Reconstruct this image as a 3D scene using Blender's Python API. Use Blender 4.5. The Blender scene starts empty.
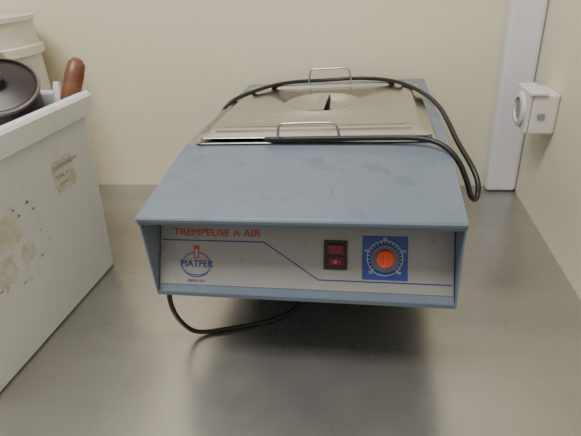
import bpy, bmesh, math, random
from mathutils import Matrix, Vector
random.seed(4)
sc=bpy.context.scene
H=0.475
# ---------------------------------------------------------------- helpers
def new_mat(name,col,rough=.5,metal=0,spec=.5,noise=None,bump=None,specks=None,rvar=None):
    m=bpy.data.materials.new(name); m.use_nodes=True
    nt=m.node_tree; b=nt.nodes['Principled BSDF']
    b.inputs['Base Color'].default_value=(*col,1)
    b.inputs['Roughness'].default_value=rough
    b.inputs['Metallic'].default_value=metal
    b.inputs['Specular IOR Level'].default_value=spec
    tc=nt.nodes.new('ShaderNodeTexCoord')
    def nz(scale,detail=5):
        mp=nt.nodes.new('ShaderNodeMapping'); mp.inputs['Scale'].default_value=scale
        n=nt.nodes.new('ShaderNodeTexNoise'); n.inputs['Scale'].default_value=1; n.inputs['Detail'].default_value=detail
        nt.links.new(tc.outputs['Object'],mp.inputs['Vector']); nt.links.new(mp.outputs['Vector'],n.inputs['Vector'])
        return n
    last=None
    if noise:
        n=nz(noise[0])
        r=nt.nodes.new('ShaderNodeValToRGB')
        lo,hi=noise[1]
        r.color_ramp.elements[0].position=lo; r.color_ramp.elements[1].position=hi
        r.color_ramp.elements[0].color=(*col,1); r.color_ramp.elements[1].color=(*noise[2],1)
        nt.links.new(n.outputs['Fac'],r.inputs['Fac']); nt.links.new(r.outputs['Color'],b.inputs['Base Color']); last=r.outputs['Color']
    for sp in (specks or []):
        n=nz(sp[0],3); r=nt.nodes.new('ShaderNodeValToRGB')
        r.color_ramp.elements[0].position=sp[1][0]; r.color_ramp.elements[1].position=sp[1][1]
        r.color_ramp.elements[0].color=(0,0,0,1); r.color_ramp.elements[1].color=(sp[3],)*3+(1,)
        mx=nt.nodes.new('ShaderNodeMix'); mx.data_type='RGBA'
        nt.links.new(n.outputs['Fac'],r.inputs['Fac']); nt.links.new(r.outputs['Color'],mx.inputs[0])
        if last: nt.links.new(last,mx.inputs[6])
        else: mx.inputs[6].default_value=(*col,1)
        mx.inputs[7].default_value=(*sp[2],1)
        last=mx.outputs[2]; nt.links.new(last,b.inputs['Base Color'])
    if bump:
        n=nz(bump[0]); bp=nt.nodes.new('ShaderNodeBump'); bp.inputs['Strength'].default_value=bump[1]; bp.inputs['Distance'].default_value=.001
        nt.links.new(n.outputs['Fac'],bp.inputs['Height']); nt.links.new(bp.outputs['Normal'],b.inputs['Normal'])
    if name.startswith('steel') or rvar:
        n=nz((9,9,9),6); mr=nt.nodes.new('ShaderNodeMapRange')
        mr.inputs['From Min'].default_value=.3; mr.inputs['From Max'].default_value=.7
        v=rvar or .06
        mr.inputs['To Min'].default_value=rough-v; mr.inputs['To Max'].default_value=rough+v
        nt.links.new(n.outputs['Fac'],mr.inputs['Value']); nt.links.new(mr.outputs['Result'],b.inputs['Roughness'])
    return m
def empty(name,loc=(0,0,0)):
    e=bpy.data.objects.new(name,None); sc.collection.objects.link(e); e.location=loc; e.empty_display_size=.05; return e
def add(name,me,mat,parent=None,smooth=False):
    o=bpy.data.objects.new(name,me); sc.collection.objects.link(o)
    if mat: me.materials.append(mat)
    if smooth:
        for p in me.polygons: p.use_smooth=True
    if parent: o.parent=parent; o.matrix_parent_inverse=parent.matrix_basis.inverted()
    return o
def box(name,a,b,mat,parent=None,bevel=0):
    bm=bmesh.new(); bmesh.ops.create_cube(bm,size=1)
    for v in bm.verts:
        v.co=Vector([(a[i]+b[i])/2+v.co[i]*(b[i]-a[i]) for i in range(3)])
    if bevel: bmesh.ops.bevel(bm,geom=bm.edges[:],offset=bevel,segments=3,affect='EDGES',profile=.5)
    me=bpy.data.meshes.new(name); bm.to_mesh(me); bm.free()
    return add(name,me,mat,parent)
def prism(name,prof,x0,x1,mat,parent=None,bevel=0):
    bm=bmesh.new()
    v0=[bm.verts.new((x0,y,z)) for y,z in prof]; v1=[bm.verts.new((x1,y,z)) for y,z in prof]
    n=len(prof); bm.faces.new(v0); bm.faces.new(v1[::-1])
    for i in range(n): bm.faces.new((v0[i],v1[i],v1[(i+1)%n],v0[(i+1)%n]))
    bmesh.ops.recalc_face_normals(bm,faces=bm.faces)
    if bevel: bmesh.ops.bevel(bm,geom=bm.edges[:],offset=bevel,segments=2,affect='EDGES',profile=.5)
    me=bpy.data.meshes.new(name); bm.to_mesh(me); bm.free()
    return add(name,me,mat,parent)
def rr(cx,cy,hw,hd,r,z,n=8):
    pts=[]
    for k,(sx,sy) in enumerate([(1,1),(-1,1),(-1,-1),(1,-1)]):
        for i in range(n+1):
            a=math.radians(90*k+90*i/n)
            pts.append((cx+sx*(hw-r)+r*math.cos(a),cy+sy*(hd-r)+r*math.sin(a),z))
    return pts
def circ(cx,cy,r,z,n=8,ry=None):
    N=4*(n+1); ry=ry or r
    return [(cx+r*math.cos(2*math.pi*(j+.5)/N),cy+ry*math.sin(2*math.pi*(j+.5)/N),z) for j in range(N)]
def loft(name,rings,mat,parent=None,caps=(True,True),smooth=True,mtx=None,angle=35):
    bm=bmesh.new(); R=[[bm.verts.new(p) for p in r] for r in rings]; N=len(R[0])
    for a,b in zip(R,R[1:]):
        for i in range(N):
            bm.faces.new((a[i],a[(i+1)%N],b[(i+1)%N],b[i]))
    if caps[0]: bm.faces.new(R[0][::-1])
    if caps[1]: bm.faces.new(R[-1])
    bmesh.ops.recalc_face_normals(bm,faces=bm.faces)
    if mtx: bmesh.ops.transform(bm,matrix=mtx,verts=bm.verts)
    me=bpy.data.meshes.new(name); bm.to_mesh(me); bm.free()
    o=add(name,me,mat,parent,smooth)
    if smooth: me.set_sharp_from_angle(angle=math.radians(angle))
    return o
def tube(name,pts,r,mat,parent=None):
    cu=bpy.data.curves.new(name,'CURVE'); cu.dimensions='3D'; cu.bevel_depth=r; cu.bevel_resolution=4; cu.use_fill_caps=True
    cu.resolution_u=12
    s=cu.splines.new('NURBS'); s.points.add(len(pts)-1)
    for p,q in zip(s.points,pts): p.co=(*q,1)
    s.order_u=3; s.use_endpoint_u=True
    o=bpy.data.objects.new(name,cu); sc.collection.objects.link(o); cu.materials.append(mat)
    if parent: o.parent=parent; o.matrix_parent_inverse=parent.matrix_basis.inverted()
    return o

# ---------------------------------------------------------------- materials
M_wall=new_mat('wall_paint',(.76,.72,.56),.42,bump=((60,60,60),.15),noise=((2,2,2),(.3,.8),(.73,.69,.53)))
M_floor=new_mat('floor_tile',(.25,.22,.2),.5)
M_table=new_mat('steel_table',(.50,.488,.47),.30,.84,noise=((1.5,14,3),(.25,.8),(.43,.42,.405)),bump=((3,260,3),.05),
   specks=[((5,7,5),(.5,.7),(.56,.545,.525),.5)])
M_blue=new_mat('blue_enamel',(.158,.200,.268),.38,.1,noise=((7,12,7),(.35,.8),(.195,.238,.30)),bump=((200,200,200),.06),rvar=.08,
   specks=[((40,120,40),(.66,.76),(.28,.31,.35),.5),((150,25,60),(.69,.74),(.08,.10,.13),.6),((26,26,26),(.58,.70),(.125,.155,.205),.6),((300,12,80),(.70,.74),(.33,.35,.39),.5)])
M_blue_in=new_mat('blue_enamel_dark',(.12,.155,.205),.5)
M_steel=new_mat('steel_lid',(.60,.58,.555),.19,1,noise=((5,60,5),(.3,.8),(.50,.48,.46)),bump=((9,9,9),.8))
M_steel2=new_mat('steel_wire',(.5,.5,.5),.25,1)
M_cable=new_mat('black_rubber',(.012,.012,.014),.4)
M_label=new_mat('panel_label',(.30,.295,.295),.4,noise=((20,20,20),(.5,.8),(.265,.255,.245)),specks=[((75,50,60),(.67,.72),(.40,.31,.19),.7),((45,45,45),(.64,.70),(.21,.195,.18),.5)])
M_red=new_mat('red_ink',(.42,.045,.055),.5)
M_navy=new_mat('navy_ink',(.03,.05,.20),.5)
M_blueplate=new_mat('dial_blue',(.022,.06,.28),.4)
M_dial=new_mat('dial_grey_blue',(.13,.16,.24),.35)
M_white=new_mat('white_ink',(.55,.55,.58),.5)
M_orange=new_mat('orange_knob',(.70,.075,.02),.35)
M_redsw=new_mat('red_switch',(.06,.003,.005),.15)
M_redlit=new_mat('red_lens',(.22,.008,.014),.2)
M_black=new_mat('black_plastic',(.015,.015,.017),.4)
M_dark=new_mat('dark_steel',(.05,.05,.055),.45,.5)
M_edge=new_mat('dark_edge',(.09,.105,.13),.45,.3)  # darker blue-grey for the hood's lower front edge
M_pot=new_mat('dark_pot_enamel',(.020,.016,.015),.38,.1)
M_rim=new_mat('pot_rim_metal',(.22,.21,.20),.35,.9)
M_tub=new_mat('tub_plastic',(.69,.70,.71),.4,noise=((6,6,6),(.45,.8),(.635,.64,.64)),specks=[((40,40,40),(.66,.76),(.50,.49,.45),.4)])
M_paper=new_mat('old_paper',(.53,.505,.425),.8,noise=((60,60,60),(.4,.6),(.63,.62,.58)))
M_ink=new_mat('grey_ink',(.20,.20,.19),.7)
M_wood=new_mat('wood_brown',(.20,.08,.035),.4,noise=((20,20,80),(.3,.7),(.12,.042,.02)))
M_pvc=new_mat('pvc_white',(.74,.74,.79),.35)
M_plug=new_mat('socket_plastic',(.72,.70,.66),.4)
M_grey=new_mat('socket_dark_grey',(.30,.29,.28),.5)  # plain darker grey of the socket well and latch
M_bucket=new_mat('bucket_plastic',(.68,.66,.60),.5,noise=((18,18,8),(.57,.64),(.38,.26,.16)))

# ---------------------------------------------------------------- room
XW=.314; YW=1.032
box('wall_back',(-2.2,YW,-.9),(XW+.1,YW+.1,1.8),M_wall)
box('wall_right',(XW,-1.2,-.9),(XW+.1,YW,1.8),M_wall)
box('floor',(-2.2,-1.5,-.95),(XW+.1,YW+.1,-.9),M_floor)
box('trim_1',(.249,.997,.002),(XW-.001,YW-.001,1.8),M_pvc,None,.008)
# ---------------------------------------------------------------- table
tb=empty('steel_worktable',(-.5,.6,0))
box('tabletop',(-1.6,.18,-.04),(XW-.001,YW-.001,0),M_table,tb,.0015)
box('undershelf',(-1.55,.25,-.65),(XW-.03,YW-.03,-.62),M_table,tb,.002)
for i,(x,y) in enumerate([(-1.5,.26),(-1.5,.95),(.24,.26),(.24,.95)]):
    box('leg_%d'%i,(x-.02,y-.02,-.9),(x+.02,y+.02,-.04),M_steel,tb,.003)

# ---------------------------------------------------------------- machine
mc=empty('chocolate_tempering_machine',(-.092,.72,0))
XL,XR=-.281,.097
P0=Vector((0,.443,.116)); PD=Vector((0,.55,1)).normalized()
PN=Vector((0,-1,.55)).normalized()
prism('main_body',[(.443,.116),(.4975,.215),(.4975,.232),(.62,.2525),(1.007,.2525),(1.007,.116)],XL+.003,XR-.003,M_blue,mc)
flap=[(.4405,.114),(.4395,.2285),(.619,.2555),(1.010,.2555),(1.010,.114)]
prism('side_panel_a',flap,XL,XL+.0022,M_blue,mc,.0006)
prism('side_panel_b',flap,XR-.0022,XR,M_blue,mc,.0006)
prism('hood',[(.438,.2215),(.4365,.2275),(.439,.2305),(.619,.2572),(1.011,.2572),(1.011,.250),(1.008,.250),(1.008,.2545),(.62,.2545),(.441,.2275),(.4405,.2215)],XL-.001,XR+.001,M_blue,mc,.0005)
box('hood_edge_strip',(XL+.001,.4366,.2205),(XR-.001,.4378,.2225),M_edge,mc)  # even dark strip along the bottom of the hood's front lip
prism('bottom_flange',[(.441,.112),(.441,.1175),(1.009,.1175),(1.009,.112)],XL+.001,XR-.001,M_blue_in,mc)
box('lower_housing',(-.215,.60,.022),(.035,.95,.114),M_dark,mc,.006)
for i,(x,y) in enumerate([(-.19,.63),(.01,.63),(-.19,.92),(.01,.92)]):
    loft('foot_%d'%i,[circ(x,y,.014,.0),circ(x,y,.018,.024)],M_black,mc)
RP=Matrix(((1,0,0),(0,PD.y,PN.y),(0,PD.z,PN.z))).to_4x4()
def pt(x,q,h=0):
    return Vector((x,P0.y,P0.z))+PD*q+PN*h
def pplate(name,x0,x1,q0,q1,h0,h1,mat,bev=0):
    o=box(name,(x0,q0,h0),(x1,q1,h1),mat,None,bev)
    o.data.transform(Matrix.Translation(P0)@RP); o.parent=mc; o.matrix_parent_inverse=mc.matrix_basis.inverted(); return o
def ppoly(name,pts,h,mat):
    bm=bmesh.new(); bm.faces.new([bm.verts.new(pt(a,b,h)) for a,b in pts]); bmesh.ops.recalc_face_normals(bm,faces=bm.faces)
    me=bpy.data.meshes.new(name); bm.to_mesh(me); bm.free(); return add(name,me,mat,mc)
pplate('label_plate',XL+.004,XR-.004,.011,.108,0,.0008,M_label)
def line(name,path,w,h=.0011,mat=None):
    for i,((a,b),(c,d)) in enumerate(zip(path,path[1:])):
        L=math.hypot(c-a,d-b); nx,ny=-(d-b)/L*w/2,(c-a)/L*w/2
        ppoly(name+'_%d'%i,[(a+nx,b+ny),(a-nx,b-ny),(c-nx,d-ny),(c+nx,d+ny)],h,mat or M_navy)
line('blue_rule',[(XL+.006,.0685),(-.137,.0685),(-.067,.0235),(XR-.006,.0235)],.0014)
def text(name,s,x,q,size,mat,h=.0012,ax='LEFT',sx=1,off=0):
    cu=bpy.data.curves.new(name,'FONT'); cu.body=s; cu.size=size; cu.extrude=.0001; cu.align_x=ax; cu.offset=off
    cu.materials.append(mat)
    o=bpy.data.objects.new(name,cu); sc.collection.objects.link(o)
    o.matrix_world=Matrix.Translation(pt(x,q,h))@RP@Matrix.Diagonal((sx,1,1,1)); o.parent=mc; o.matrix_parent_inverse=mc.matrix_basis.inverted(); return o
text('title_text','TREMPEUSE A AIR',-.2595,.0745,.0132,M_red,sx=1.13)
text('title_text_bold','TREMPEUSE A AIR',-.2592,.0747,.0132,M_red,sx=1.13,h=.00125)
def ring(name,cx,cq,rx,ry,w,mat,h=.0012,N=40,a0=0,a1=360):
    bm=bmesh.new(); A=[];B=[]
    for i in range(N+1):
        a=math.radians(a0+(a1-a0)*i/N)
        A.append(bm.verts.new(pt(cx+rx*math.cos(a),cq+ry*math.sin(a),h)))
        B.append(bm.verts.new(pt(cx+(rx-w)*math.cos(a),cq+(ry-w)*math.sin(a),h)))
    for i in range(N): bm.faces.new((A[i],A[i+1],B[i+1],B[i]))
    me=bpy.data.meshes.new(name); bm.to_mesh(me); bm.free(); return add(name,me,mat,mc)
ring('logo_oval',-.227,.037,.020,.0165,.0012,M_navy)
ring('logo_swash',-.227,.030,.0165,.007,.001,M_navy,a0=185,a1=355)
text('logo_text','MATFER',-.227,.034,.0125,M_navy,ax='CENTER')
text('logo_text_bold','MATFER',-.2266,.0342,.0125,M_navy,ax='CENTER',h=.00125)
text('logo_small','DEPUIS 1814',-.227,.0145,.0045,M_navy,ax='CENTER')
ppoly('logo_flask',[(-.2305,.045),(-.2235,.045),(-.223,.062),(-.231,.062)],.0014,M_red)
ppoly('logo_flask_in',[(-.2290,.047),(-.2250,.047),(-.2250,.057),(-.2290,.057)],.0015,M_label)
pplate('switch_bezel',-.0605,-.0315,.037,.073,0,.003,M_black,.001)
pplate('switch_rocker_a',-.057,-.035,.0550,.069,.002,.0052,M_redsw,.001)
pplate('switch_rocker_b',-.057,-.035,.041,.0540,.002,.0040,M_redsw,.001)
pplate('switch_lens',-.054,-.038,.0575,.0665,.005,.0056,M_redlit,.0003)
pplate('switch_lens_b',-.053,-.039,.0435,.0500,.0038,.0043,M_redlit,.0003)
line('switch_mark',[(-.051,.062),(-.041,.062)],.0010,.0058,M_redsw)
ring('switch_zero',-.046,.0468,.0018,.0018,.0005,M_white,.0045,20)
kx,kq=.0135,.053
pplate('dial_plate',kx-.027,kx+.027,kq-.0265,kq+.0265,0,.0016,M_blueplate,.0004)
ring('dial_scale',kx,kq,.0215,.0215,.0007,M_white,.0019)
for i in range(21):
    a=math.radians(225-270*i/20); r0,r1=.0175,.0208
    line('tick_%d'%i,[(kx+r0*math.cos(a),kq+r0*math.sin(a)),(kx+r1*math.cos(a),kq+r1*math.sin(a))],.0006,.0019,M_white)
for i,t in enumerate(['30','45','60','75','90']):
    a=math.radians(225-270*i/4); text('num_%d'%i,t,kx+.0240*math.cos(a),kq+.0240*math.sin(a)-.002,.005,M_white,.0020,'CENTER')
def pl(name,rings,mat):
    o=loft(name,rings,mat,None,mtx=Matrix.Translation(pt(kx,kq,0))@RP); o.parent=mc; o.matrix_parent_inverse=mc.matrix_basis.inverted(); return o
pl('dial_skirt',[circ(0,0,.0168,.0015),circ(0,0,.0168,.004),circ(0,0,.0155,.005),circ(0,0,.011,.005)],M_dial)
pl('dial_knob',[circ(0,0,.0112,.004),circ(0,0,.0108,.014),circ(0,0,.0095,.0155)],M_orange)
pplate('knob_grip',kx-.0018,kx+.0018,kq-.0095,kq+.0095,.015,.0175,M_orange,.0006)

# pan and lid
CX,CY=-.0935,.777
loft('pan_rim',[rr(CX,CY,.150,.135,.02,.2575),rr(CX,CY,.1745,.163,.014,.2580),rr(CX,CY,.176,.1645,.015,.2592),rr(CX,CY,.1745,.163,.014,.2604),rr(CX,CY,.150,.140,.014,.2604)],M_steel,mc,caps=(False,False))
LC=.779; LY=LC+.012
loft('pan_lid',[rr(CX,LC,.145,.130,.014,.2606),rr(CX,LC,.160,.145,.014,.2640),rr(CX,LC,.1715,.1585,.013,.2642),rr(CX,LC,.1728,.1598,.014,.2655),rr(CX,LC,.1715,.1585,.013,.2668),
  rr(CX,LC,.160,.147,.014,.2672),rr(CX,LC,.156,.143,.014,.2722),rr(CX,LC,.153,.140,.014,.2732),rr(CX,LC,.142,.129,.016,.2732),
  rr(CX,LC,.138,.125,.016,.2702),rr(CX,LC,.133,.120,.016,.2695),
  circ(CX,LY,.067,.2695),circ(CX,LY,.064,.2715),circ(CX,LY,.060,.2718),circ(CX,LY,.056,.2700),circ(CX,LY,.049,.2640),circ(CX,LY,.038,.2612),circ(CX,LY,.012,.2604)],M_steel,mc,caps=(False,True),angle=50)
prism('lid_grip',[(LY-.058,.2708),(LY-.054,.2735),(LY+.054,.2735),(LY+.058,.2708),(LY+.055,.2706),(LY+.050,.2722),(LY-.050,.2722),(LY-.055,.2706)],CX-.009,CX+.009,M_steel,mc,.0004)
tube('handle_front',[(CX-.044,.6185,.262),(CX-.044,.612,.264),(CX-.043,.609,.275),(CX-.040,.607,.2885),(CX-.028,.607,.2895),(CX+.028,.607,.2895),(CX+.040,.607,.2885),(CX+.043,.609,.275),(CX+.044,.612,.264),(CX+.044,.6185,.262)],.0019,M_steel2,mc)
tube('handle_rear',[(CX-.044,.937,.262),(CX-.044,.942,.264),(CX-.043,.945,.275),(CX-.039,.947,.2965),(CX-.028,.947,.2975),(CX+.028,.947,.2975),(CX+.039,.947,.2965),(CX+.043,.945,.275),(CX+.044,.942,.264),(CX+.044,.937,.262)],.0019,M_steel2,mc)
tube('power_cable_upper',[(-.292,.86,.12),(-.292,.83,.20),(-.290,.81,.245),(-.272,.82,.268),(-.245,.855,.275),(-.20,.915,.277),(-.16,.945,.275),(-.10,.960,.272),(-.05,.955,.275),(.0,.935,.277),(.045,.895,.277),(.080,.835,.272),(.100,.76,.268),(.108,.70,.258),(.116,.655,.242),(.130,.605,.225),(.137,.585,.208),(.134,.573,.190),(.124,.562,.198),(.117,.564,.222),(.104,.572,.250),(.085,.588,.2645),(.060,.602,.2675),(.02,.607,.2665),(-.05,.610,.2660),(-.10,.612,.2655),(-.14,.6125,.2650),(-.158,.617,.2635)],.0036,M_cable,mc)
tube('power_cable_lower',[(-.268,.475,.116),(-.276,.462,.105),(-.278,.460,.080),(-.277,.468,.045),(-.266,.480,.012),(-.248,.489,.0038),(-.225,.497,.0036),(-.195,.507,.0036),(-.150,.524,.0036),(-.118,.552,.006),(-.105,.575,.02),(-.10,.598,.04)],.0034,M_cable,mc)

# ---------------------------------------------------------------- tub (left)
tub=empty('plastic_storage_tub',(-.62,.5,0))
tx,ty=-.620,.495
HT=.327
hwB,hdB,hwT,hdT=.125,.178,.143,.202
def tr(z,off=0,r=.022):
    f=z/HT; return rr(tx,ty,hwB+(hwT-hwB)*f+off,hdB+(hdT-hdB)*f+off,r+off,z)
loft('tub_body',[tr(0,-.006),tr(.004,0),tr(HT-.034,0),tr(HT-.036,.011),tr(HT-.034,.0145),tr(HT-.006,.0155),tr(HT-.001,.012),tr(HT,.007),tr(HT,-.001),tr(HT-.004,-.004),tr(HT-.028,-.004),tr(.012,-.004)],M_tub,tub,caps=(True,True))
def face_x(z): return tx+hwB+(hwT-hwB)*z/HT+.0006
def patch(name,y0,z0,w,h,mat,off=.0,jag=.15,N=22):
    bm=bmesh.new(); vs=[]
    for i in range(N):
        a=2*math.pi*i/N; c,s=math.cos(a),math.sin(a)
        k=1/max(abs(c),abs(s)); k*=1-random.random()*jag
        y=y0+c*k*w/2; z=z0+s*k*h/2
        vs.append(bm.verts.new((face_x(z)+off,y,z)))
    bm.faces.new(vs); me=bpy.data.meshes.new(name); bm.to_mesh(me); bm.free(); add(name,me,mat,tub)
patch('label_small',.592,.222,.052,.052,M_paper,jag=.10)
patch('label_torn_a',.450,.195,.060,.050,M_paper,jag=.4,N=34)
patch('label_torn_b',.425,.145,.050,.055,M_paper,jag=.5,N=34)
patch('label_torn_c',.475,.150,.03,.03,M_paper,jag=.5)
for i in range(26):
    patch('label_crumb_%d'%i,.40+random.random()*.12,.11+random.random()*.12,.003+random.random()*.006,.002+random.random()*.004,M_ink if i%3==0 else M_paper,.0003,.5,9)
def ttext(s,y,z,size):
    cu=bpy.data.curves.new('label_text','FONT'); cu.body=s; cu.size=size; cu.materials.append(M_ink)
    o=bpy.data.objects.new('label_text',cu); sc.collection.objects.link(o)
    o.matrix_world=Matrix.Translation((face_x(z)+.0015,y,z))@Matrix(((0,0,1,0),(1,0,0,0),(0,1,0,0),(0,0,0,1)))
    o.parent=tub; o.matrix_parent_inverse=tub.matrix_basis.inverted()
ttext('GASTRO.NORM',.568,.234,.0085); ttext('2,5 kg  A',.570,.220,.008); ttext('LAVABLE',.572,.208,.006)
def lathe_between(name,a,b,prof,mat,parent):
    a=Vector(a);b=Vector(b);d=b-a;L=d.length;q=d.to_track_quat('Z','Y').to_matrix().to_4x4()
    return loft(name,[circ(0,0,r,t*L) for t,r in prof],mat,parent,mtx=Matrix.Translation(a)@q,angle=60)
lathe_between('wooden_pestle',(-.550,.50,.03),(-.482,.708,.376),[(0,.014),(.1,.016),(.5,.010),(.78,.012),(.85,.0145),(.93,.0150),(.975,.0135),(.995,.008),(1,.002)],M_wood,None)
sp=empty('saucepan',(-.575,.63,.3))
T=Matrix.Translation((-.578,.632,.332))@Matrix.Rotation(math.radians(30),4,'X')@Matrix.Rotation(math.radians(20),4,'Y')
loft('pan_bowl',[circ(0,0,.046,-.06),circ(0,0,.052,-.055),circ(0,0,.054,.018),circ(0,0,.0565,.019),circ(0,0,.0565,.024)],M_pot,sp,mtx=T)
loft('pan_cover',[circ(0,0,.0575,.024),circ(0,0,.0575,.028),circ(0,0,.053,.030),circ(0,0,.052,.027),circ(0,0,.030,.032),circ(0,0,.012,.034)],M_pot,sp,mtx=T)
loft('cover_rim',[circ(0,0,.0582,.0235),circ(0,0,.0590,.026),circ(0,0,.0585,.0285),circ(0,0,.0555,.0300),circ(0,0,.0550,.028)],M_rim,sp,caps=(False,False),mtx=T)
loft('cover_knob',[circ(0,0,.012,.033),circ(0,0,.010,.040),circ(0,0,.013,.046),circ(0,0,.008,.049)],M_black,sp,mtx=T)
lathe_between('plastic_spatula',(-.66,.42,.05),(-.655,.56,.385),[(0,.012),(.8,.013),(.97,.017),(1,.008)],M_pvc,None)
lathe_between('steel_whisk',(-.520,.62,.02),(-.516,.684,.345),[(0,.012),(.3,.012),(.7,.007),(.95,.008),(1,.005)],M_pvc,None)
bk=empty('plastic_bucket',(-.835,.885,0))
loft('bucket_body',[circ(-.835,.885,.105,0),circ(-.835,.885,.110,.004),circ(-.835,.885,.122,.36),circ(-.835,.885,.132,.362),circ(-.835,.885,.132,.378),circ(-.835,.885,.125,.380),circ(-.835,.885,.125,.425),circ(-.835,.885,.130,.427),circ(-.835,.885,.130,.436),circ(-.835,.885,.120,.437),circ(-.835,.885,.118,.41)],M_bucket,bk)

# ---------------------------------------------------------------- socket
sk=empty('wall_socket',(XW-.03,.89,.22))
box('socket_box',(.268,.850,.184),(XW-.0005,.925,.256),M_plug,sk,.005)
box('socket_lid',(.262,.848,.188),(.2675,.927,.258),M_plug,sk,.002)
box('socket_hinge',(.262,.846,.2555),(.292,.929,.2600),M_plug,sk,.001)
def lx(name,rings,mat,y,z,x):
    m=Matrix.Translation((x,y,z))@Matrix.Rotation(math.radians(-90),4,'Y'); return loft(name,rings,mat,sk,mtx=m)
lx('socket_ring',[circ(0,0,.031,-.002),circ(0,0,.031,.004),circ(0,0,.028,.006),circ(0,0,.022,.006),circ(0,0,.020,-.001)],M_plug,.889,.222,.262)
lx('socket_well',[circ(0,0,.0195,.0),circ(0,0,.0195,.003)],M_grey,.889,.222,.262)
box('socket_latch',(.280,.847,.214),(.292,.8505,.224),M_grey,sk,.001)

# ---------------------------------------------------------------- lights
w=bpy.data.worlds.new('room_ambient'); sc.world=w; w.use_nodes=True
w.node_tree.nodes['Background'].inputs[0].default_value=(1,.975,.93,1); w.node_tree.nodes['Background'].inputs[1].default_value=.45
def area(name,loc,rot,sx,sy,e,col=(1,.965,.90)):
    l=bpy.data.lights.new(name,'AREA'); l.shape='RECTANGLE'; l.size=sx; l.size_y=sy; l.energy=e; l.color=col
    o=bpy.data.objects.new(name,l); sc.collection.objects.link(o); o.location=loc; o.rotation_euler=rot; return o
area('ceiling_light',(-.55,.1,1.75),(math.radians(15),math.radians(-8),0),.9,.45,28)

# ---------------------------------------------------------------- camera
cam=bpy.data.cameras.new('camera'); co=bpy.data.objects.new('camera',cam); sc.collection.objects.link(co); sc.camera=co
cam.sensor_width=36; cam.lens=28.13; cam.clip_start=.02
co.matrix_world=Matrix(((.9832,-.0168,.1811,0),(.1668,.4814,-.8605,0),(-.0729,.8764,.4759,H),(0,0,0,1)))
